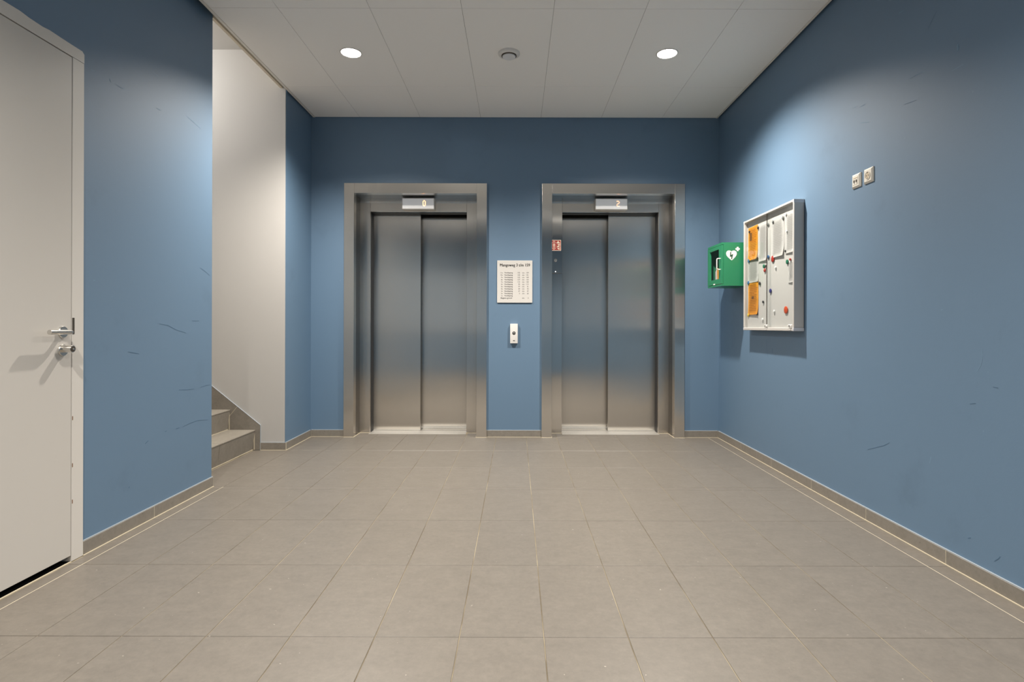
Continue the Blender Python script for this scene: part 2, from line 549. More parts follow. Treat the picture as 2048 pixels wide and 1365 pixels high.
# lift shaft closures behind the doors
for i, (sx0, sx1) in enumerate(((-1.75, -0.25), (0.2, 1.7))):
    struct('wall_shaft_%d' % (i + 1), BX(sx0, sx1, 6.15, 6.19, -0.08, 2.7), 'black')
struct('wall_behind_door', BX(-2.30, -2.26, 1.5, 2.85, -0.08, 2.6), 'black')

# ceiling: grid plate with panels 0.6 x 1.2
CX0, CX1 = -2.026, 1.992
ceiling = struct('ceiling', BX(CX0 + 0.004, CX1 - 0.004, YR + 0.002, YB - 0.002, ZC + 0.0035, ZC + 0.03), 'ceiling_gap', label='suspended ceiling of white rectangular panels')
panel_cache = {}
def add_panel(x0, x1, y0, y1):
    g = 0.0022
    w, d = x1 - x0 - g, y1 - y0 - g
    if w < 0.02 or d < 0.02: return
    key = (round(w, 4), round(d, 4))
    if key not in panel_cache:
        bm = BX(-w / 2, w / 2, -d / 2, d / 2, 0, 0.0035)
        lo = [e for e in bm.edges if all(abs(v.co.z) < 1e-6 for v in e.verts)]
        bmesh.ops.bevel(bm, geom=lo, offset=0.0008, segments=1, affect='EDGES')
        o = obj('ceiling_panel', bm, 'ceiling', None)
        panel_cache[key] = o.data
    else:
        o = bpy.data.objects.new('ceiling_panel', panel_cache[key]); col.objects.link(o)
    o.parent = ceiling
    o.location = ((x0 + x1) / 2, (y0 + y1) / 2, ZC)
PX0, PX1 = CX0 + 0.022, CX1 - 0.016
for i in range(-4, 5):
    for j in range(-6, 3):
        x0, x1 = max(PX0, -0.362 + 0.6 * i), min(PX1, 0.238 + 0.6 * i)
        y0, y1 = max(YR + 0.004, 3.683 + 1.2 * j), min(YB - 0.006, 4.883 + 1.2 * j)
        if x1 > x0 and y1 > y0: add_panel(x0, x1, y0, y1)
struct('trim_1', BX(CX0, CX0 + 0.0215, YR, YB, ZC - 0.002, ZC + 0.032, bev=0.001), 'trim_white', label='white edge profile of the ceiling on the left')
struct('trim_2', BX(CX1 - 0.0155, CX1, YR, YB, ZC - 0.002, ZC + 0.032, bev=0.001), 'trim_white', label='white edge profile of the ceiling on the right')
struct('ceiling_slab', BX(-2.25, 2.2, YR - 0.2, 5.9, ZT, ZT + 0.1), 'slab')
struct('ceiling_stair', BX(-4.3, -2.08, YS0 - 0.1, YS1 + 0.1, 3.545, 3.62), 'white_wall', label='white ceiling of the stairwell')

# baseboards of tile strips, with sealant beads
def baseboard(name, label, axis, face, other, a, b, cuts):
    """axis: direction it runs along; face: room side coordinate; other: wall side coordinate"""
    lo, hi = min(face, other), max(face, other)
    def B(p, q, z0, z1, f0, f1, bev=0.0):
        return BX(f0, f1, p, q, z0, z1, bev=bev) if axis == 'y' else BX(p, q, f0, f1, z0, z1, bev=bev)
    s = 1 if face > other else -1
    core = (lo + 0.0006, hi) if face < other else (lo, hi - 0.0006)
    root = struct(name, B(a, b, 0.0, BBH - 0.001, core[0], core[1]), 'sealant', label=label)
    cs = [a] + [c for c in sorted(cuts) if a + 0.02 < c < b - 0.02] + [b]
    for p, q in zip(cs[:-1], cs[1:]):
        obj('skirting_tile', B(p + 0.0015, q - 0.0015, 0.003, BBH, lo + 0.0005 if s > 0 else lo, hi, 0.0008), 'skirt_tile', root)
    tb = (hi - 0.001, hi + 0.0055) if s > 0 else (lo - 0.0055, lo + 0.001)
    obj('floor_sealant', B(a, b, -0.001, 0.003, tb[0], tb[1]), 'sealant', root)
    obj('top_caulk', B(a, b, BBH, BBH + 0.004, lo + (0.0 if s > 0 else 0.003), hi - (0.003 if s > 0 else 0.0)), 'caulk', root)
    return root
baseboard('baseboard_right', 'grey stone skirting along the right blue wall', 'y', 1.9985, XR, YR, YB - 0.012, [2.028 + 0.6 * k for k in range(-6, 7)])
baseboard('baseboard_left', 'grey stone skirting beside the white door', 'y', -2.0715, XL, 2.703, YS0 + 0.009, [3.237])
baseboard('baseboard_left_near', 'grey stone skirting left of the white door', 'y', -2.0715, XL, YR, 1.625, [0.83, 0.23, -0.37])
baseboard('baseboard_left_far', 'grey stone skirting on the narrow blue wall', 'y', -2.0345, XLB, 4.991, YB - 0.012, [])
baseboard('baseboard_back_left', 'grey stone skirting left of the first lift', 'x', YB - 0.0105, YB, -2.033, -1.710, [])
baseboard('baseboard_back_middle', 'grey stone skirting between the two lifts', 'x', YB - 0.0105, YB, -0.296, 0.248, [])
baseboard('baseboard_back_right', 'grey stone skirting right of the second lift', 'x', YB - 0.0105, YB, 1.664, 1.998, [])
baseboard('baseboard_stair', 'grey stone skirting under the white stairwell wall', 'x', YS1 - 0.0095, YS1, -2.2595, -2.034, [])

# ------------------------------------------------------------------ stairs
stairs = struct('stairs', BX(-2.6, -2.34, YS0 + 0.003, YS1 - 0.011, 0.0, 0.1), 'sealant', label='grey tiled stairs rising to the left behind the blue wall')
me = stairs.data
bm = bmesh.new()
N = 7
RISE, GO = 0.1785, 0.2215
pts = [(-2.3285, 0.0)]
for i in range(N):
    pts += [(-2.3095 - GO * i, 0.181 + RISE * i - 0.012), (-2.3285 - GO * (i + 1), 0.181 + RISE * i - 0.012)]
pts.append((pts[-1][0], 0.0))
prism(bm, pts, 'y', YS0 + 0.003, YS1 - 0.011)
bm.to_mesh(me); bm.free()
for i in range(N):
    zt = 0.181 + RISE * i
    zb = zt - RISE if i else 0.004
    xb, xt = -2.327 - GO * i, -2.307 - GO * i
    for y0, y1 in ((YS0 + 0.004, 4.400), (4.400, YS1 - 0.011)):
        bm = bmesh.new()
        prism(bm, [(xb, zb + 0.002), (xb - 0.009, zb + 0.002), (xt - 0.009, zt - 0.0135), (xt, zt - 0.0135)], 'y', y0 + 0.0018, y1 - 0.0018)
        obj('riser', bm, 'skirt_tile', stairs)
        obj('tread', BX(xt - 0.012, xt - GO - 0.012, y0 + 0.0018, y1 - 0.0018, zt - 0.011, zt, bev=0.001), 'tread', stairs)
    obj('nosing', BX(xt + 0.003, xt - 0.0095, YS0 + 0.004, YS1 - 0.0125, zt - 0.011, zt, bev=0.002), 'tread', stairs)
    obj('sealant_line', BX(xt - 0.003, xt - 0.010, YS1 - 0.0135, YS1 - 0.0105, zb + 0.001, zt - 0.001), 'sealant', stairs)
    obj('riser_sealant', BX(xb - 0.001, xb + 0.004, YS0 + 0.004, YS1 - 0.0115, zb - 0.002, zb + 0.003), 'sealant', stairs)
# sloping skirting on the stairwell wall, tile by tile
sl = (0.571 - 0.221) / (2.695 - 2.261)
nx, nz = sl / math.hypot(1, sl), 1 / math.hypot(1, sl)      # up-slope normal (x grows to the right)
sk = struct('baseboard_stair_slope', prism(bmesh.new(), [(-2.264, 0.004), (-2.264, 0.218), (-3.75, 0.218 + sl * 1.486), (-3.75, 0.9)], 'y', YS1 - 0.0098, YS1), 'sealant',
            label='sloping grey stone skirting beside the steps')
def slope_pt(x, down=0.0):
    z = 0.221 + (-2.261 - x) * sl
    return (x - nx * down, z - nz * down)
cuts = [-2.465, -2.93, -3.395]
prev = None
for a, b in zip([None] + cuts, cuts + [None]):
    bm = bmesh.new()
    if a is None:
        p, q = slope_pt(b), slope_pt(b, 0.26)
        pl = [(-2.261, 0.002), (-2.261, 0.221), (p[0] + 0.002, p[1] - 0.001), (q[0] + 0.002, max(0.002, q[1])), (-2.5, 0.002)]
    else:
        c = b if b is not None else -3.75
        p0, q0, p1, q1 = slope_pt(a), slope_pt(a, 0.26), slope_pt(c), slope_pt(c, 0.26)
        pl = [(q0[0] - 0.002, q0[1]), (p0[0] - 0.002, p0[1] + 0.001), (p1[0] + 0.002, p1[1]), (q1[0] + 0.002, q1[1])]
    prism(bm, pl, 'y', YS1 - 0.0105, YS1 - 0.0005)
    obj('skirting_tile', bm, 'skirt_tile', sk)
bm = bmesh.new()
prism(bm, [(-2.259, 0.002), (-2.259, 0.2225), slope_pt(-3.75, -0.002), slope_pt(-3.75), (-2.2605, 0.2215), (-2.2625, 0.002)], 'y', YS1 - 0.0112, YS1)
obj('edge_caulk', bm, 'caulk', sk)

# ------------------------------------------------------------------ white door in the left wall
door = bpy.data.objects.new('door_1', None); col.objects.link(door)
door.location = (XL, 2.17, 0); door['kind'] = 'structure'
door['label'] = 'flush white door in white frame on the left wall'
FX = XL + 0.008
bm = bmesh.new()
random.seed(3)
edge = [(2.705, 2.356), (2.705, 2.398), (2.692, 2.409)]
y = 2.62
while y > 1.6:
    edge.append((y, 2.411 + random.uniform(-0.0035, 0.003))); y -= random.uniform(0.03, 0.08)
edge += [(1.57, 2.411), (1.57, 2.356)]
prism(bm, edge, 'x', XL - 0.09, FX)
obj('frame_head', bm, 'frame_white', door)
obj('frame_jamb', BX(XL - 0.09, FX, 2.6345, 2.705, 0.0, 2.3545, bev=0.0015), 'frame_white', door)
obj('frame_jamb', BX(XL - 0.09, FX, 1.57, 1.640, 0.0, 2.3545, bev=0.0015), 'frame_white', door)
leaf = obj('door_leaf', BX(XL - 0.045, FX - 0.001, 1.643, 2.6315, 0.029, 2.3515, bev=0.0012), 'door_white', door)
obj('threshold', BX(XL + 0.001, XL + 0.009, 1.641, 2.633, -0.002, 0.0012), 'sealant', door)
obj('bottom_gap', BX(XL - 0.115, XL, 1.641, 2.633, -0.002, 0.0008), 'black', door)
DX = FX - 0.001
# lever handle
hz, hy = 1.072, 2.578
bm = bmesh.new()
lathe(bm, [(0.0265, 0), (0.0265, 0.006), (0.025, 0.008), (0.0, 0.008)], (DX, hy, hz), (1, 0, 0), 40)
h1 = obj('handle_rose', bm, 'chrome', leaf, True)
bm = bmesh.new()
path = [(DX + 0.006, hy, hz), (DX + 0.030, hy, hz)]
for k in range(1, 7):
    a = k / 6 * PI / 2
    path.append((DX + 0.030 + 0.018 * math.sin(a), hy - 0.018 * (1 - math.cos(a)), hz))
path.append((DX + 0.048, hy - 0.128, hz + 0.0005))
tube(bm, path, 0.0108, 20)
obj('handle_lever', bm, 'chrome', leaf, True)
kz = 0.989
bm = bmesh.new()
lathe(bm, [(0.0265, 0), (0.0265, 0.006), (0.025, 0.008), (0.0, 0.008)], (DX, hy, kz), (1, 0, 0), 40)
obj('lock_rose', bm, 'chrome', leaf, True)
bm = bmesh.new()
lathe(bm, [(0.0165, 0.007), (0.0165, 0.046), (0.0155, 0.048), (0.0, 0.048)], (DX, hy + 0.002, kz + 0.006), (1, 0, 0), 28)
ck = obj('lock_cylinder', bm, 'chrome', leaf, True)
bm = bmesh.new()
lathe(bm, [(0.0125, 0.0), (0.0125, 0.002), (0.0, 0.002)], (DX + 0.048, hy + 0.002, kz + 0.006), (1, 0, 0), 24)
obj('cylinder_face', bm, 'dark_metal', leaf, True)
bm = bmesh.new()
lathe(bm, [(0.005, 0.0), (0.0045, 0.0025), (0.0, 0.0025)], (DX + 0.0505, hy + 0.002, kz + 0.005), (1, 0, 0), 16)
obj('cylinder_core', bm, 'chrome', leaf, True)
obj('strike_plate', BX(XL - 0.02, FX + 0.0012, 2.6355, 2.6475, 1.062, 1.138), 'dark_metal', door)
for z in (0.66, 0.44, 0.27):
    obj('paint_chip', BX(FX - 0.001, FX + 0.0006, 2.636, 2.6405, z, z + 0.018), 'rust', door)

# scuffs and scratches that have shapes of their own, as thin raised marks on the paint
def mark(parent, axis, face, pts, w, mat):
    """pts (u, z) along the wall; a thin tapering ribbon"""
    bm = bmesh.new()
    n = len(pts)
    w *= 0.6
    L, R = [], []
    for i, (u, z) in enumerate(pts):
        a, b = pts[max(i - 1, 0)], pts[min(i + 1, n - 1)]
        d = Vector((b[0] - a[0], b[1] - a[1])).normalized()
        k = w * (0.35 + 0.65 * math.sin(PI * (i + 0.5) / n)) / 2
        P = lambda s: ((face, u - d.y * k * s, z + d.x * k * s) if axis == 'x' else (u - d.y * k * s, face, z + d.x * k * s))
        L.append(bm.verts.new(P(1))); R.append(bm.verts.new(P(-1)))
    for i in range(n - 1):
        bm.faces.new((L[i], L[i + 1], R[i + 1], R[i]))
    return obj('scuff_mark', bm, mat, parent)
WL, WR_ = bpy.data.objects['wall_left'], bpy.data.objects['wall_right']
def lw(px, py):     # a spot on the left wall, (y, z) in metres
    y = -XL * 1130 / (1033 - px); return (y, CAM_H - (py - 652) / 1130 * y)
def rw(px, py):
    y = XR * 1130 / (px - 1033); return (y, CAM_H - (py - 652) / 1130 * y)
F = XL + 0.0006
for pts, w, m in (
    ([(318, 650), (336, 653), (352, 662), (372, 668)], 0.005, 'scuff_dark'),
    ([(256, 706), (266, 708), (278, 710)], 0.006, 'scuff_dark'),
    ([(366, 856), (380, 849), (396, 843), (416, 842)], 0.005, 'scuff_dark'),
    ([(352, 860), (359, 858)], 0.006, 'scuff_dark'), ([(330, 866), (334, 864)], 0.006, 'scuff_dark'),
    ([(291, 890), (297, 884)], 0.009, 'scuff_dark'), ([(258, 979), (260, 976)], 0.008, 'scuff_dark'),
    ([(358, 782), (374, 782), (388, 780)], 0.006, 'scuff_dark'), ([(401, 777), (412, 773), (421, 772)], 0.005, 'scuff_dark'),
    ([(400, 538), (409, 544), (419, 553)], 0.005, 'scuff_dark'), ([(384, 644), (398, 644)], 0.005, 'scuff_dark'),
    ([(373, 235), (386, 246), (399, 258)], 0.007, 'scuff_light'), ([(304, 145), (318, 157)], 0.004, 'scuff_light'),
    ([(232, 172), (241, 178), (247, 180)], 0.006, 'scuff_light'), ([(218, 160), (220, 166)], 0.008, 'scuff_light'),
    ([(180, 141), (188, 145)], 0.006, 'scuff_light'), ([(312, 218), (320, 223)], 0.006, 'scuff_light'),
    ([(356, 169), (358, 171)], 0.010, 'scuff_light'), ([(186, 563), (190, 563)], 0.007, 'scuff_light')):
    mark(WL, 'x', F, [lw(*p) for p in pts], w, m)
F = XR - 0.0006
for pts, w, m in (
    ([(1736, 898), (1752, 894), (1768, 890), (1780, 884)], 0.005, 'scuff_dark'),
    ([(1533, 678), (1534, 697), (1536, 712)], 0.005, 'scuff_dark'), ([(1545, 696), (1545, 705)], 0.008, 'scuff_dark'),
    ([(1940, 806), (1952, 805)], 0.005, 'scuff_dark'), ([(1987, 772), (1997, 774)], 0.005, 'scuff_dark'),
    ([(1937, 1075), (1943, 1074)], 0.008, 'scuff_dark'), ([(1990, 1121), (1998, 1116), (2002, 1111)], 0.006, 'scuff_dark'),
    ([(1720, 212), (1729, 207)], 0.006, 'scuff_light'), ([(1817, 156), (1832, 148), (1848, 141)], 0.005, 'scuff_light'),
    ([(1902, 140), (1914, 133), (1926, 126)], 0.005, 'scuff_light'), ([(1796, 25), (1806, 19)], 0.006, 'scuff_light'),
    ([(1808, 207), (1820, 203), (1832, 198)], 0.004, 'scuff_dark'), ([(1855, 55), (1863, 38), (1872, 20)], 0.004, 'scuff_dark'),
    ([(1914, 86), (1915, 98)], 0.020, 'scuff_light'), ([(1706, 214), (1712, 211)], 0.005, 'scuff_light'),
    ([(1955, 740), (1962, 728), (1965, 712), (1964, 695)], 0.005, 'scuff_light'), ([(1860, 925), (1863, 912)], 0.006, 'scuff_light'),
    ([(1720, 244), (1736, 243)], 0.005, 'scuff_light'), ([(1882, 619), (1885, 617)], 0.009, 'scuff_light')):
    mark(WR_, 'x', F, [rw(*p) for p in pts], w, m)

# ================================================================== LIFTS
def digit_bm(ch, cx, cz, y, w, h):
    """dot matrix style numeral, facing -Y"""
    rows = {'0': ['.##.', '#..#', '#..#', '#..#', '#..#', '#..#', '.##.'],
            '2': ['###.', '...#', '...#', '.##.', '#...', '#...', '.###']}[ch]
    bm = bmesh.new()
    nx_, nz_ = 4, 7
    cw, chh = w / nx_, h / nz_
    for r, row in enumerate(rows):
        for c, t in enumerate(row):
            if t == '#':
                x = cx - w / 2 + (c + 0.5) * cw; z = cz + h / 2 - (r + 0.5) * chh
                box(bm, x - cw * 0.52, x + cw * 0.52, y, y + 0.002, z - chh * 0.52, z + chh * 0.52)
    bmesh.ops.remove_doubles(bm, verts=bm.verts[:], dist=0.0003)
    return bm

def make_lift(left, label, ch):
    fx = (lambda x: x) if left else (lambda x: -0.046 - x)
    root = thing('lift_entrance', label, 'elevator', (fx(-1.0025), YB, 0))
    YF = 5.585
    def B(x0, x1, *a, **k):
        return BX(fx(x0), fx(x1), *a, **k)
    # outer casing
    obj('casing_post', B(-1.709, -1.6095, YF, YB + 0.05, 0.0, 2.515, bev=0.0012), 'steel', root)
    obj('casing_post', B(-0.3955, -0.296, YF, YB + 0.05, 0.0, 2.515, bev=0.0012), 'steel', root)
    obj('casing_header', B(-1.6085, -0.3965, YF, YB + 0.05, 2.4155, 2.515, bev=0.0012), 'steel', root)
    # reveals, in steel darkened to carry their shade
    obj('reveal_panel', B(-1.632, -1.6105, YB + 0.0505, 5.812, 0.0, 2.44), 'steel_shade', root)
    obj('reveal_panel', B(-0.3945, -0.373, YB + 0.0505, 5.812, 0.0, 2.44), 'steel_shade', root)
    obj('reveal_soffit', B(-1.61, -0.395, YB + 0.0505, 5.812, 2.4165, 2.44), 'steel_shade', root)
    # landing frame
    obj('frame_post', B(-1.64, -1.506, 5.8125, 5.935, -0.004, 2.46, bev=0.001), 'steel', root)
    obj('frame_header', B(-1.505, -0.515, 5.8125, 5.935, 2.278, 2.46, bev=0.001), 'steel', root)
    if left:
        obj('frame_post', B(-0.514, -0.36, 5.8125, 5.935, -0.004, 2.46, bev=0.001), 'steel', root)
    # on the second lift the post beside the fire sign is split into a control plate over a plain plate
    if not left:
        obj('frame_post', B(-0.514, -0.36, 5.8125, 5.935, -0.004, 1.6455, bev=0.001), 'steel_sharp', root)
        cp = obj('control_plate', B(-0.514, -0.36, 5.8115, 5.935, 1.6485, 2.46, bev=0.001), 'steel_sharp', root)
        cx, y = fx(-0.4465), 5.8115
        bm = bmesh.new()
        lathe(bm, [(0.016, 0), (0.016, 0.006), (0.0135, 0.008), (0.012, 0.004), (0.0, 0.004)], (cx, y, 1.780), (0, -1, 0), 28)
        obj('key_switch', bm, 'chrome', cp, True)
        obj('key_slot', BX(cx - 0.0015, cx + 0.0015, y - 0.0052, y - 0.0035, 1.773, 1.787), 'plastic_black', cp)
        bm = bmesh.new()
        lathe(bm, [(0.005, 0), (0.005, 0.003), (0.003, 0.0045), (0.0, 0.005)], (cx - 0.001, y, 1.664), (0, -1, 0), 18)
        obj('indicator_lamp', bm, 'led_white', cp, True)
    # door panels
    d1 = obj('door_panel', B(-1.56, -1.010, 5.950, 5.975, 0.002, 2.33, bev=0.0015), 'steel', root)
    obj('kick_strip', B(-1.558, -1.012, 5.9485, 5.9505, 0.003, 0.012), 'alu_sill', d1)
    d2 = obj('door_panel', B(-1.05, -0.45, 6.040, 6.065, 0.002, 2.33, bev=0.0015), 'steel', root)
    obj('kick_strip', B(-1.048, -0.452, 6.0385, 6.0405, 0.004, 0.032), 'alu_sill', d2)
    sill = obj('door_sill', B(-1.5055, -0.5145, 5.747, 6.10, -0.012, 0.0005), 'alu_sill', root)
    for yy in (5.9625, 6.0525):
        obj('guide_groove', B(-1.505, -0.515, yy - 0.008, yy + 0.008, -0.0005, 0.0009), 'plastic_black', sill)
    obj('shade_strip', B(-1.5065, -1.5035, 5.845, 5.946, 0.001, 2.277), 'shade_black', root)  # dark strips added to paint the shade on post returns and header
    obj('shade_strip', B(-0.5165, -0.5135, 5.845, 5.946, 0.001, 2.277), 'shade_black', root)
    obj('shade_strip', B(-1.503, -0.517, 5.865, 5.946, 2.2745, 2.2785), 'shade_black', root)
    # shaft cheeks that close the door pocket
    obj('pocket_panel', B(-1.645, -1.64, 5.8125, 6.15, -0.01, 2.5), 'black', root)
    obj('pocket_panel', B(-0.36, -0.355, 5.8125, 6.15, -0.01, 2.5), 'black', root)
    obj('pocket_top', B(-1.64, -0.36, 5.936, 6.15, 2.40, 2.42), 'black', root)
    # floor sealant around casing
    obj('floor_sealant', B(-1.712, -1.606, YF - 0.005, YF + 0.001, -0.001, 0.0025), 'sealant', root)
    obj('floor_sealant', B(-0.399, -0.293, YF - 0.005, YF + 0.001, -0.001, 0.0025), 'sealant', root)
    obj('floor_sealant', B(-1.611, -1.604, YF, 5.812, -0.001, 0.0025), 'sealant', root)
    obj('floor_sealant', B(-0.401, -0.394, YF, 5.812, -0.001, 0.0025), 'sealant', root)
    obj('floor_sealant', B(-1.61, -1.506, 5.807, 5.813, -0.001, 0.0025), 'sealant', root)
    obj('floor_sealant', B(-0.514, -0.395, 5.807, 5.813, -0.001, 0.0025), 'sealant', root)
    # floor indicator
    ix0, ix1 = (-1.168, -0.840) if left else (0.799, 1.127)
    ind = obj('floor_indicator', BX(ix0, ix1, 5.746, 5.8123, 2.291, 2.404, bev=0.005, seg=3), 'plastic_white', root, True)
    obj('glow_face', BX(ix0 + 0.006, ix1 - 0.006, 5.7453, 5.7464, 2.297, 2.398), 'face_glow', ind)  # added glowing sheet that brightens the plastic front
    dx = -0.942 if left else 1.030
    obj('floor_digit', digit_bm(ch, dx, 2.350, 5.7448, 0.030, 0.060), 'digit' if left else 'digit_dim', ind)
    return root
make_lift(True, 'brushed steel lift entrance showing 0, beside the stairs', '0')
make_lift(False, 'brushed steel lift entrance showing 2, beside the green cabinet', '2')

# fire brigade lift sign on the control post
def sign_flat(parent, name, pts, y, mat, t=0.0006):
    return obj(name, prism(bmesh.new(), pts, 'y', y, y - t), mat, parent)
sx0, sx1, sz0, sz1 = 0.350, 0.456, 1.880, 1.990
fs = thing('fire_lift_sign', 'small red square sign with white pictograms on steel lift post', 'sign', (sx0, 5.8115, sz0))
obj('sign_plate', BX(sx0, sx1, 5.8085, 5.8115, sz0, sz1), 'sign_cream', fs)
obj('red_field', BX(sx0 + 0.006, sx1 - 0.006, 5.8078, 5.8086, sz0 + 0.006, sz1 - 0.006), 'sign_red', fs)
def SP(u, v):   # sign coordinates 0..1 from lower left
    return (sx0 + u * (sx1 - sx0), sz0 + v * (sz1 - sz0))
yy = 5.8078
fr = [SP(.13, .17), SP(.5, .17), SP(.5, .83), SP(.13, .83)]
for n, (u0, u1, v0, v1) in enumerate(((.12, .155, .18, .82), (.475, .51, .18, .82), (.12, .51, .79, .825), (.12, .51, .175, .21))):
    sign_flat(fs, 'lift_outline', [SP(u0, v0), SP(u1, v0), SP(u1, v1), SP(u0, v1)], yy, 'sign_cream')
sign_flat(fs, 'arrow_up', [SP(.25, .845), SP(.38, .845), SP(.315, .935)], yy, 'sign_cream')
sign_flat(fs, 'arrow_down', [SP(.25, .155), SP(.315, .065), SP(.38, .155)], yy, 'sign_cream')
sign_flat(fs, 'figure', [SP(.255, .24), SP(.30, .24), SP(.318, .38), SP(.335, .24), SP(.38, .24), SP(.365, .45), SP(.40, .47), SP(.385, .63), SP(.34, .66),
                         SP(.29, .66), SP(.245, .63), SP(.23, .47), SP(.268, .45)], yy, 'sign_cream')
sign_flat(fs, 'figure_head', [SP(.315 + .042 * math.cos(a * PI / 6), .715 + .042 * math.sin(a * PI / 6)) for a in range(12)], yy, 'sign_cream')
sign_flat(fs, 'helmet', [SP(.56, .70), SP(.90, .66), SP(.84, .80), SP(.76, .88), SP(.68, .88), SP(.61, .82)], yy, 'sign_cream')
sign_flat(fs, 'flame', [SP(.64, .64), SP(.72, .66), SP(.78, .56), SP(.86, .66), SP(.90, .50), SP(.80, .44), SP(.70, .52)], yy, 'sign_cream')
sign_flat(fs, 'flame', [SP(.62, .44), SP(.72, .46), SP(.88, .36), SP(.88, .28), SP(.76, .32), SP(.60, .34)], yy, 'sign_cream')
sign_flat(fs, 'flame', [SP(.60, .28), SP(.74, .26), SP(.90, .20), SP(.84, .09), SP(.70, .13)], yy, 'sign_cream')

# ================================================================== SIGN AND CALL BUTTON ON BACK WALL
sg = thing('address_sign', 'white wall sign headed Mangoweg with rows of floors and house numbers', 'sign', (-0.0185, YB, 1.334))
obj('sign_panel', BX(-0.193, 0.156, YB - 0.012, YB, 1.334, 1.754, bev=0.004, seg=2), 'sign_white', sg)
TY = YB - 0.0126
def put_text(dst, body, x, z, size, align='LEFT', bold=0.0, fit=None):
    t = text_bm(body, size, align, bold)
    s = 1.0
    if fit:
        a, b = text_width(t); s = fit / (b - a)
    merge(dst, t, Matrix(((s, 0, 0, x), (0, 0, -1, TY), (0, 1, 0, z), (0, 0, 0, 1))))
bm = bmesh.new()
for k in (-1, 0, 1):          # heavier strokes: the same lettering struck three times
    put_text(bm, 'Mangoweg 3 t/m 159', -0.167 + 0.0009 * k, 1.694 + 0.0003 * k, 0.042, fit=0.296)
obj('heading', bm, 'print_black', sg)
rows = [('11e', 'Verdieping', '153', 't/m', '159'), ('10e', 'Verdieping', '145', 't/m', '151'), ('9e', 'Verdieping', '135', 't/m', '143'),
        ('8e', 'Verdieping', '127', 't/m', '133'), ('7e', 'Verdieping', '115', 't/m', '125'), ('6e', 'Verdieping', '93', 't/m', '113'),
        ('5e', 'Verdieping', '77', 't/m', '91'), ('4e', 'Verdieping', '59', 't/m', '75'), ('3e', 'Verdieping', '27', 't/m', '57'),
        ('2e', 'Verdieping', '5', 't/m', '25'), ('1e', 'Verdieping', '', '', ''), ('', 'Begane grond', '', 't/m', '3')]
bm = bmesh.new()
for i, (a, b, c, d, e) in enumerate(rows):
    z = 1.626 - i * 0.0228
    if a: put_text(bm, a, -0.138, z, 0.017, 'RIGHT', 0.0002)
    put_text(bm, b, -0.122 if a else -0.158, z, 0.0185, 'LEFT', 0.0004, fit=0.084 if a else 0.112)
    if c: put_text(bm, c, 0.034, z, 0.0175, 'RIGHT', 0.0003)
    if d: put_text(bm, d, 0.055, z, 0.0165, 'LEFT', 0.0002)
    if e: put_text(bm, e, 0.120, z, 0.0175, 'RIGHT', 0.0003)
obj('directory_text', bm, 'print_grey', sg)['kind'] = 'stuff'

cb = thing('call_button', 'white lift call button box with round dark button between lifts', 'call button', (-0.025, YB, 0.93))
bm = BX(-0.0625, 0.0125, YB - 0.030, YB, 0.932, 1.126, bev=0.004, seg=2)
obj('housing', bm, 'plastic_white', cb, True)
bm = bmesh.new()
lathe(bm, [(0.0155, 0), (0.0155, 0.003), (0.0085, 0.003), (0.0085, 0.0)], (-0.025, YB - 0.0298, 1.034), (0, -1, 0), 32, closed=False)
obj('button_ring', bm, 'plastic_black', cb, True)
bm = bmesh.new()
lathe(bm, [(0.0083, 0), (0.0083, 0.002), (0.005, 0.004), (0.0, 0.0045)], (-0.026, YB - 0.0298, 1.035), (0, -1, 0), 28)
obj('button', bm, 'chrome', cb, True)
obj('marking', BX(-0.034, -0.016, YB - 0.0308, YB - 0.0295, 0.955, 0.962), 'plastic_black', cb)

# ================================================================== GREEN DEFIBRILLATOR CABINET
AX0, AX1, AY0, AY1, AZ0, AZ1 = 1.763, XR, 4.862, 5.213, 1.456, 1.829
cab = thing('defibrillator_cabinet', 'green wall cabinet with glazed door and white heart emblem', 'cabinet', (XR, (AY0 + AY1) / 2, AZ0))
t = 0.008
bm = bmesh.new()
bx0 = AX0 + 0.018
ring = lambda x, d: [bm.verts.new((x, y_, z_)) for y_, z_ in ((AY0 + d, AZ0 + d), (AY1 - d, AZ0 + d), (AY1 - d, AZ1 - d), (AY0 + d, AZ1 - d))]
rs = [ring(AX1, 0), ring(bx0, 0), ring(bx0, t), ring(AX1 - 0.01, t)]
for A_, B_ in zip(rs[:-1], rs[1:]):
    for i in range(4):
        bm.faces.new((A_[i], A_[(i + 1) % 4], B_[(i + 1) % 4], B_[i]))
bm.faces.new(rs[0]); bm.faces.new(rs[-1])
bmesh.ops.recalc_face_normals(bm, faces=bm.faces[:])
obj('cabinet_body', bm, 'green', cab)
obj('hinge_rail', BX(AX0 + 0.002, AX0 + 0.018, AY0, AY1, AZ1 - 0.018, AZ1), 'green', cab)
obj('bottom_rail', BX(AX0 + 0.002, AX0 + 0.018, AY0, AY1, AZ0, AZ0 + 0.016), 'green', cab)
dz0, dz1 = AZ0 + 0.019, AZ1 - 0.021
bm = slab_grid([AY0 + 0.001, 4.928, 5.158, AY1 - 0.001], [dz0, 1.519, 1.778, dz1], {(1, 1)}, 'x', AX0, AX0 + 0.016)
cdoor = obj('cabinet_door', bm, 'green', cab)
obj('glass_pane', BX(AX0 + 0.006, AX0 + 0.009, 4.926, 5.160, 1.517, 1.780), 'glass', cdoor)
bm = bmesh.new()
tube(bm, [(AX0 + 0.002, 4.893, 1.693), (AX0 - 0.020, 4.893, 1.693), (AX0 - 0.026, 4.893, 1.690), (AX0 - 0.029, 4.893, 1.684), (AX0 - 0.029, 4.893, 1.607),
          (AX0 - 0.026, 4.893, 1.601), (AX0 - 0.020, 4.893, 1.598), (AX0 + 0.002, 4.893, 1.598)], 0.0048, 10)
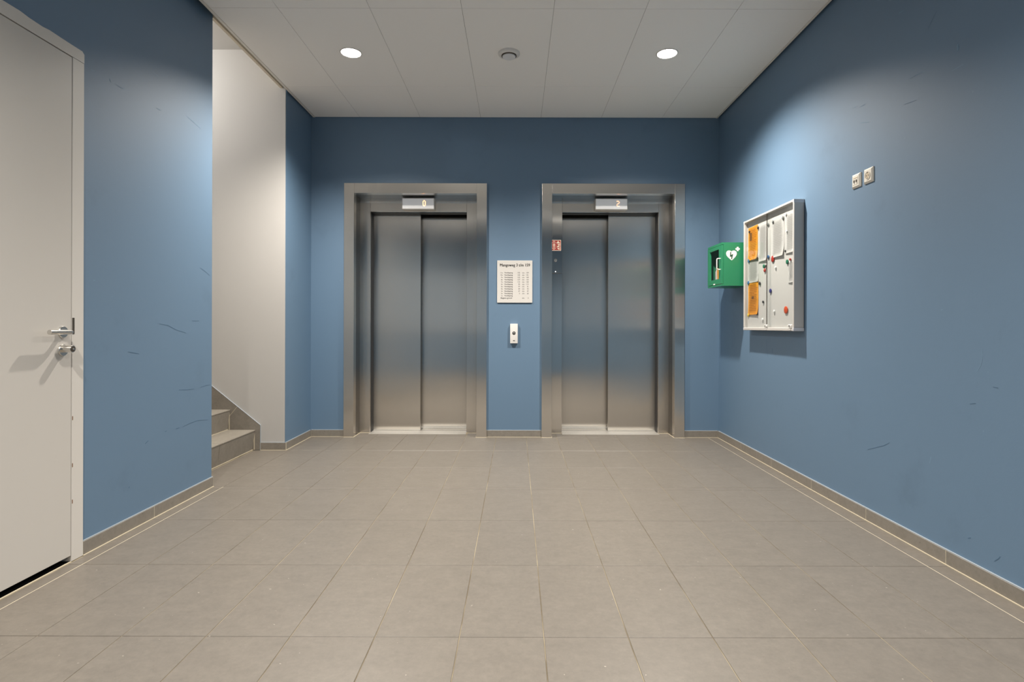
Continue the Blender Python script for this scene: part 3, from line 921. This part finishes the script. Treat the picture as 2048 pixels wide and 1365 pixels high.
obj('door_handle', bm, 'plastic_white', cdoor, True)
obj('seal_tag', BX(AX0 - 0.001, AX0 + 0.001, 5.02, 5.062, 1.474, 1.484), 'white_print', cdoor)
# emblem on the side that faces the room
EY = AY0 - 0.0006
def ep(px, py):   # emblem outline in metres on the cabinet side
    return ((px - 1033) / 1130 * AY0, CAM_H - (py - 652) / 1130 * AY0)
def zp(u, v):     # from the enlarged crop of the emblem
    return ep(1440 + u / 29.67, 484 + v / 29.67)
heart = [zp(*p) for p in ((672, 1062), (560, 975), (450, 870), (385, 790), (352, 700), (352, 620), (385, 545), (440, 497), (510, 478), (580, 482), (640, 512), (672, 545),
                           (710, 505), (770, 480), (840, 478), (910, 505), (960, 560), (985, 630), (980, 710), (945, 795), (890, 870), (790, 975), (715, 1050))]
obj('heart_emblem', prism(bmesh.new(), heart, 'y', EY, AY0 + 0.0002), 'white_print', cab)
bolt = [zp(*p) for p in ((597, 560), (655, 585), (632, 745), (770, 690), (712, 920), (705, 1000), (650, 985), (668, 840), (570, 860))]
obj('lightning_bolt', prism(bmesh.new(), bolt, 'y', EY - 0.0006, EY + 0.0002), 'green_dark', cab)
cr = [(980, 265), (1090, 265), (1090, 340), (1165, 340), (1165, 435), (1090, 435), (1090, 515), (980, 515), (980, 435), (905, 435), (905, 340), (980, 340)]
obj('cross_emblem', prism(bmesh.new(), [zp(*p) for p in cr], 'y', EY, AY0 + 0.0002), 'white_print', cab)
M['leaf_orange'] = plain('orange_card', rgb(226, 156, 60), 0.6)
M['leaf_pink'] = plain('pale_card', rgb(226, 214, 208), 0.6)
M['leaf_green'] = plain('green_card', rgb(52, 122, 92), 0.6)
ZF = AZ0 + 0.0085
for nm, lab, (x0, x1, y0, y1, z1), mt, lean in (
        ('orange_folder', 'orange folder standing inside the green cabinet', (1.800, 1.812, 4.995, 5.062, 1.625), 'leaf_orange', 0.02),
        ('pale_folder', 'pale folder standing inside the green cabinet beside the orange one', (1.802, 1.814, 5.066, 5.122, 1.603), 'leaf_pink', 0.0),
        ('green_folder', 'green folder standing inside the green cabinet', (1.806, 1.818, 5.126, 5.172, 1.640), 'leaf_green', -0.01)):
    r = thing(nm, lab, 'folder', ((x0 + x1) / 2, (y0 + y1) / 2, ZF))
    bm = BX(x0, x1, y0, y1, ZF, z1, bev=0.0015)
    for v in bm.verts: v.co.y += lean * (v.co.z - ZF) / (z1 - ZF)
    obj('cover', bm, mt, r)
    bm = BX(x0 + 0.002, x1 - 0.002, y0 - 0.0012, y0 + 0.004, ZF + 0.004, z1 - 0.004)
    for v in bm.verts: v.co.y += lean * (v.co.z - ZF) / (z1 - ZF)
    obj('pages', bm, 'white_print', r)

# ================================================================== NOTICE BOARD
NY0, NY1, NZ0, NZ1 = 3.945, 4.820, 1.074, 1.997
NX0 = 1.935                       # front of the case
NBK = 1.965                       # face of the white back panel
nb = thing('notice_board', 'white glazed notice case with aluminium frame on right wall', 'notice board', (XR, (NY0 + NY1) / 2, NZ0))
fw = 0.017
obj('back_panel', BX(NBK, XR - 0.003, NY0 + 0.006, NY1 - 0.006, NZ0 + 0.006, NZ1 - 0.006), 'board_white', nb)
obj('frame_rail', BX(NX0, XR - 0.002, NY0 + 0.0005, NY1 - 0.0005, NZ1 - fw, NZ1, bev=0.003), 'alu', nb)
obj('frame_rail', BX(NX0, XR - 0.002, NY0 + 0.0005, NY1 - 0.0005, NZ0, NZ0 + fw + 0.006, bev=0.003), 'alu', nb)
obj('frame_stile', BX(NX0, XR - 0.002, NY0, NY0 + fw, NZ0 + fw + 0.007, NZ1 - fw - 0.001, bev=0.003), 'alu', nb)
obj('frame_stile', BX(NX0, XR - 0.002, NY1 - fw, NY1, NZ0 + fw + 0.007, NZ1 - fw - 0.001, bev=0.003), 'alu', nb)
for y in (NY0, NY1):
    for z in (NZ0, NZ1):
        s = 1 if y == NY0 else -1; u = 1 if z == NZ0 else -1
        obj('corner_cap', BX(NX0 - 0.001, XR - 0.001, y - 0.0012 * s, y + 0.020 * s, z - 0.0012 * u, z + 0.024 * u, bev=0.004, seg=2), 'plastic_grey', nb, True)
NYM = 4.368
g1 = obj('glass_pane', BX(NX0 + 0.003, NX0 + 0.006, NY0 + fw - 0.003, NYM + 0.012, NZ0 + fw + 0.003, NZ1 - fw + 0.003), 'glass', nb)
g2 = obj('glass_pane', BX(NX0 + 0.008, NX0 + 0.011, NYM - 0.012, NY1 - fw + 0.003, NZ0 + fw + 0.003, NZ1 - fw + 0.003), 'glass', nb)
obj('edge_strip', BX(NX0 + 0.002, NX0 + 0.0075, NYM + 0.0105, NYM + 0.0135, NZ0 + fw + 0.006, NZ1 - fw), 'dark_metal', g1)
for y in (NYM + 0.012, NY0 + fw + 0.030):
    lk = obj('glass_lock', BX(NX0 - 0.006, NX0 + 0.0028, y - 0.026, y + 0.026, NZ0 + 0.028, NZ0 + 0.046, bev=0.003), 'plastic_white', nb)
    bm = bmesh.new()
    lathe(bm, [(0.007, 0), (0.007, 0.004), (0.0, 0.004)], (NX0 - 0.006, y, NZ0 + 0.037), (-1, 0, 0), 18)
    obj('lock_barrel', bm, 'chrome', lk, True)
    obj('lock_catch', BX(NX0 - 0.004, NX0 + 0.002, y - 0.008, y + 0.008, NZ0 + 0.006, NZ0 + 0.022, bev=0.002), 'plastic_white', lk)

def brd(px, py, x=NBK):
    y = x * 1130 / (px - 1033); return (y, CAM_H - (py - 652) / 1130 * y)

def sheet(label, name, p0, p1, mat, curl=0.0, off=0.001, skew=0.0):
    """paper between upper-left p0 and lower-right p1 given as (y, z); left in the photo is larger y"""
    (y0, z0), (y1, z1) = p0, p1
    bm = bmesh.new()
    nu, nv = 4, 12
    uvl = bm.loops.layers.uv.new('UVMap')
    g = {}
    for i in range(nu + 1):
        for j in range(nv + 1):
            u, v = i / nu, j / nv
            bend = curl * max(0.0, 0.35 - v) ** 2 * 8 * (0.4 + 0.6 * u) + 0.0006 * math.sin(5 * u + 7 * v)
            g[i, j] = bm.verts.new((NBK - off - abs(bend), y0 + (y1 - y0) * u, z1 + (z0 - z1) * v + skew * (u - 0.5)))
    for i in range(nu):
        for j in range(nv):
            f = bm.faces.new((g[i, j], g[i, j + 1], g[i + 1, j + 1], g[i + 1, j]))
            for lp, (a, b) in zip(f.loops, ((i, j), (i, j + 1), (i + 1, j + 1), (i + 1, j))):
                lp[uvl].uv = (a / nu, b / nv)
    ex = bmesh.ops.solidify(bm, geom=bm.faces[:], thickness=0.0003)
    me_ = bpy.data.meshes.new(name)
    cy, cz = (y0 + y1) / 2, z1
    bmesh.ops.translate(bm, verts=bm.verts[:], vec=(-NBK, -cy, -cz))
    bm.to_mesh(me_); bm.free()
    me_.materials.append(M[mat])
    me_.polygons.foreach_set('use_smooth', [True] * len(me_.polygons))
    o = bpy.data.objects.new(name, me_); col.objects.link(o)
    o.location = (NBK, cy, cz)
    tag(o, label, 'paper', 'papers on the notice board')
    return o

pA = sheet('upper orange sheet pinned at top left of notice board', 'notice_sheet', brd(1496.5, 456), brd(1515.5, 516), 'paper_orange', 0.015, skew=0.003)
pF = sheet('lower orange sheet pinned at bottom left of notice board', 'notice_sheet', brd(1497, 563), brd(1517, 628), 'paper_orange', 0.012, 0.0022, skew=0.003)
sheet('white typed sheet between upper orange sheet and glass edge', 'notice_sheet', brd(1517.6, 451), brd(1534.6, 519), 'paper_white', 0.014)
sheet('large white notice right of glass edge with curling lower corner', 'notice_sheet', brd(1542.5, 441), brd(1568, 509), 'paper_white2', 0.015)
sheet('white sheet at top right end of notice board', 'notice_sheet', brd(1571.5, 429), brd(1588.5, 502), 'paper_white2', 0.012)
sheet('white sheet between the two orange sheets', 'notice_sheet', brd(1496, 522), brd(1517, 562), 'paper_white', 0.006, 0.001)
sheet('narrow white slip at right end of notice board', 'notice_sheet', brd(1577, 522), brd(1588.5, 563), 'paper_white', 0.01)
def picture(parent, p0, p1, x, mat):
    (y0, z0), (y1, z1) = p0, p1
    return obj('printed_picture', BX(x, x + 0.0003, y1, y0, z1, z0), mat, parent)
M['ink'] = plain('brown_ink', rgb(112, 72, 30), 0.7, 0, 0.3, 0.3, 90)
M['ink_yellow'] = plain('yellow_ink', rgb(236, 208, 130), 0.7)
picture(pA, brd(1499.6, 466), brd(1503.8, 480), NBK - 0.0022, 'ink')
picture(pF, brd(1504, 592), brd(1508, 597), NBK - 0.0034, 'ink')

mags = [  # px, py, radius, colour, label
    (1498.3, 463, .011, 'black', 'small black magnet on left edge of upper orange sheet'),
    (1515.5, 454.5, .012, 'brown', 'brown magnet at top right corner of upper orange sheet'),
    (1514.5, 516, .013, 'brown', 'dark brown magnet at lower right corner of upper orange sheet'),
    (1497, 521, .016, 'blue', 'blue magnet just below the upper orange sheet'),
    (1535.4, 448, .014, 'grey', 'grey magnet beside the glass edge near top of notice board'),
    (1545, 442.5, .012, 'grey', 'grey magnet at top left corner of large white notice'),
    (1565, 434.7, .013, 'grey', 'grey magnet at top right corner of large white notice'),
    (1571, 427.4, .010, 'white', 'white magnet at top of the right end sheet'),
    (1572.8, 461.7, .009, 'white', 'white magnet halfway down the right end sheet'),
    (1570.4, 501, .009, 'black', 'tiny black magnet at foot of the right end sheet'),
    (1536, 513, .014, 'blue', 'blue magnet at lower left corner of large white notice'),
    (1545, 517, .024, 'red', 'large red magnet under the large white notice'),
    (1527.3, 531.6, .015, 'green', 'green magnet left of the glass edge'),
    (1531, 531.6, .012, 'black', 'black magnet touching the green one left of the glass edge'),
    (1529, 539.7, .015, 'red', 'small red magnet below the green and black pair'),
    (1574, 522.7, .017, 'green', 'green magnet above the narrow white slip'),
    (1580, 517.7, .009, 'red', 'tiny red magnet at top of narrow white slip'),
    (1550.4, 534.2, .010, 'white', 'white magnet below the large red magnet'),
    (1496.4, 565, .016, 'blue', 'light blue magnet at top left of lower orange sheet'),
    (1519, 566, .014, 'purple', 'dark purple magnet at top right of lower orange sheet'),
    (1540.5, 580.9, .017, 'navy', 'dark navy magnet alone right of the glass edge'),
    (1526, 603, .011, 'black', 'black magnet alone right of the lower orange sheet'),
    (1547.8, 621.7, .011, 'white', 'white magnet left of the orange red magnet near the bottom'),
    (1571.5, 619, .027, 'orange', 'large orange red magnet near bottom right of notice board'),
    (1496.4, 629.6, .014, 'yellow', 'yellow magnet at lower left corner of lower orange sheet'),
    (1514, 627, .013, 'brown', 'dark brown magnet at lower right corner of lower orange sheet'),
    (1524.7, 638, .011, 'white', 'white magnet near bottom left below the lower orange sheet')]
for px, py, rad, c, lab in mags:
    y, z = brd(px, py, NBK - 0.006)
    bm = bmesh.new()
    h = 0.008
    lathe(bm, [(rad * .82, 0.0), (rad, h * 0.3), (rad, h * 0.7), (rad * .8, h), (0.0, h * 1.12)], (0, 0, 0), (-1, 0, 0), 20)
    o = obj('magnet', bm, MAG[c], None, True)
    o.location = (NBK - 0.0022, y, z)
    tag(o, lab, 'magnet', 'magnets on the notice board')

# ================================================================== SOCKETS ON THE RIGHT WALL
def plate(bm, yc, zc, w, x0, t_, inset):
    """square plate with sloping rim, rising from the wall towards -X"""
    a, b = w / 2, w / 2 - inset
    prof = [(a, x0), (a, x0 - t_ * 0.45), (b, x0 - t_)]
    rings = []
    for r_, x in prof:
        rings.append([bm.verts.new((x, yc + sy * r_, zc + sz * r_)) for sy, sz in ((-1, -1), (1, -1), (1, 1), (-1, 1))])
    for A, B_ in zip(rings[:-1], rings[1:]):
        for i in range(4):
            bm.faces.new((A[i], A[(i + 1) % 4], B_[(i + 1) % 4], B_[i]))
    bm.faces.new(rings[0]); bm.faces.new(rings[-1])
    bmesh.ops.recalc_face_normals(bm, faces=bm.faces[:])
    return bm
ds = thing('data_socket', 'white double data socket on blue wall, left of power socket', 'socket', (XR, 3.334, 1.967))
obj('cover_plate', plate(bmesh.new(), 3.334, 1.967, 0.082, XR, 0.012, 0.010), 'plastic_cream', ds)
obj('insert', BX(XR - 0.0135, XR - 0.011, 3.334 - 0.024, 3.334 + 0.024, 1.967 - 0.024, 1.967 + 0.022, bev=0.001), 'plastic_cream', ds)
for s in (-1, 1):
    pt = obj('port', BX(XR - 0.0150, XR - 0.0130, 3.334 + s * 0.011 - 0.006, 3.334 + s * 0.011 + 0.006, 1.956, 1.972), 'dark_metal', ds)
    obj('port_shutter', BX(XR - 0.0156, XR - 0.0148, 3.334 + s * 0.011 - 0.004, 3.334 + s * 0.011 + 0.004, 1.951, 1.957), 'plastic_white', pt)
obj('label_strip', BX(XR - 0.0142, XR - 0.0130, 3.334 - 0.018, 3.334 + 0.018, 1.980, 1.986), 'plastic_beige', ds)
ps = thing('power_socket', 'white power socket with round recess on blue wall', 'socket', (XR, 3.219, 1.968))
obj('cover_plate', plate(bmesh.new(), 3.219, 1.968, 0.084, XR, 0.012, 0.010), 'plastic_cream', ps)
bm = bmesh.new()
lathe(bm, [(0.024, 0.0), (0.024, 0.0032), (0.0205, 0.0032), (0.0195, 0.0012), (0.0, 0.0010)], (XR - 0.0118, 3.219, 1.968), (-1, 0, 0), 36, closed=False)
obj('socket_ring', bm, 'plastic_cream', ps, True)
bm = bmesh.new()
lathe(bm, [(0.0192, 0.0), (0.0192, 0.0016), (0.0, 0.0016)], (XR - 0.0118, 3.219, 1.968), (-1, 0, 0), 36)
rc = obj('socket_recess', bm, 'plastic_beige', ps, True)
for s in (-1, 1):
    bm = bmesh.new()
    lathe(bm, [(0.003, 0.0), (0.003, 0.0005), (0.0, 0.0005)], (XR - 0.0134, 3.219 + s * 0.0095, 1.968), (-1, 0, 0), 12)
    obj('contact_hole', bm, 'plastic_black', rc)
    obj('earth_clip', BX(XR - 0.0150, XR - 0.0132, 3.219 - 0.003, 3.219 + 0.003, 1.968 + s * 0.0165 - 0.002, 1.968 + s * 0.0165 + 0.002), 'dark_metal', rc)

# ================================================================== CEILING FITTINGS
def downlight(label, x, y, zc, watts, size=2.45, group='round ceiling downlights'):
    t_ = thing('downlight', label, 'ceiling light', (x, y, zc), group)
    bm = bmesh.new()
    lathe(bm, [(0.071, 0.0), (0.082, 0.0), (0.0825, 0.003), (0.079, 0.0055), (0.073, 0.005), (0.071, 0.002)], (x, y, zc), (0, 0, -1), 48, closed=False)
    obj('trim_ring', bm, 'plastic_white', t_, True)
    bm = bmesh.new()
    lathe(bm, [(0.0715, 0.0), (0.0715, 0.0018), (0.066, 0.0032), (0.0, 0.0036)], (x, y, zc), (0, 0, -1), 48)
    obj('diffuser', bm, 'lamp', t_, True)
    ld = bpy.data.lights.new('downlight_bulb', 'SPOT')
    ld.energy = watts; ld.color = LAMP_COL
    ld.spot_size = size; ld.spot_blend = 1.0
    ld.shadow_soft_size = 0.035
    lo = bpy.data.objects.new('downlight_bulb', ld)
    col.objects.link(lo); lo.parent = t_
    lo.location = (0, 0, -0.045)
    return t_
downlight('lit round ceiling downlight on the side of the stairs', -1.26, 4.283, ZC, LAMP_W)
downlight('lit round ceiling downlight on the side of the notice board', 1.136, 4.283, ZC, LAMP_W)
downlight('lit round ceiling downlight behind the viewer, door side', -1.26, 0.683, ZC, LAMP_W)
downlight('lit round ceiling downlight behind the viewer, right side', 1.136, 0.683, ZC, LAMP_W)
gl = thing('stair_lamp', 'lit round opal lamp on the stairwell ceiling', 'ceiling light', (-3.4, 4.40, 3.545))
bm = bmesh.new()
lathe(bm, [(0.13, 0.0), (0.13, 0.02), (0.12, 0.024)], (-3.4, 4.40, 3.545), (0, 0, -1), 40)
obj('lamp_base', bm, 'plastic_white', gl, True)
bm = bmesh.new()
lathe(bm, [(0.12, 0.02), (0.115, 0.04), (0.09, 0.062), (0.05, 0.075), (0.0, 0.079)], (-3.4, 4.40, 3.545), (0, 0, -1), 40)
obj('opal_dome', bm, 'dome', gl, True)
ld = bpy.data.lights.new('stair_bulb', 'POINT'); ld.energy = STAIR_W; ld.color = (1.0, 0.97, 0.93); ld.shadow_soft_size = 0.05
lo = bpy.data.objects.new('stair_bulb', ld); col.objects.link(lo); lo.parent = gl; lo.location = (0, 0, -0.19)

sd = thing('smoke_detector', 'white round smoke detector between the two ceiling lights', 'smoke detector', (-0.062, 4.283, ZC))
bm = bmesh.new()
lathe(bm, [(0.082, 0.0), (0.082, 0.010), (0.078, 0.016), (0.060, 0.022), (0.060, 0.018), (0.0, 0.018)], (-0.062, 4.283, ZC), (0, 0, -1), 48)
obj('base_ring', bm, 'plastic_white', sd, True)
bm = bmesh.new()
lathe(bm, [(0.056, 0.012), (0.056, 0.026), (0.053, 0.028)], (-0.062, 4.283, ZC), (0, 0, -1), 48, closed=False)
obj('vent_gap', bm, 'dark_metal', sd, True)
bm = bmesh.new()
lathe(bm, [(0.050, 0.016), (0.050, 0.031), (0.046, 0.035), (0.0, 0.036)], (-0.062, 4.283, ZC), (0, 0, -1), 48)
obj('sensor_cap', bm, 'plastic_lightgrey', sd, True)
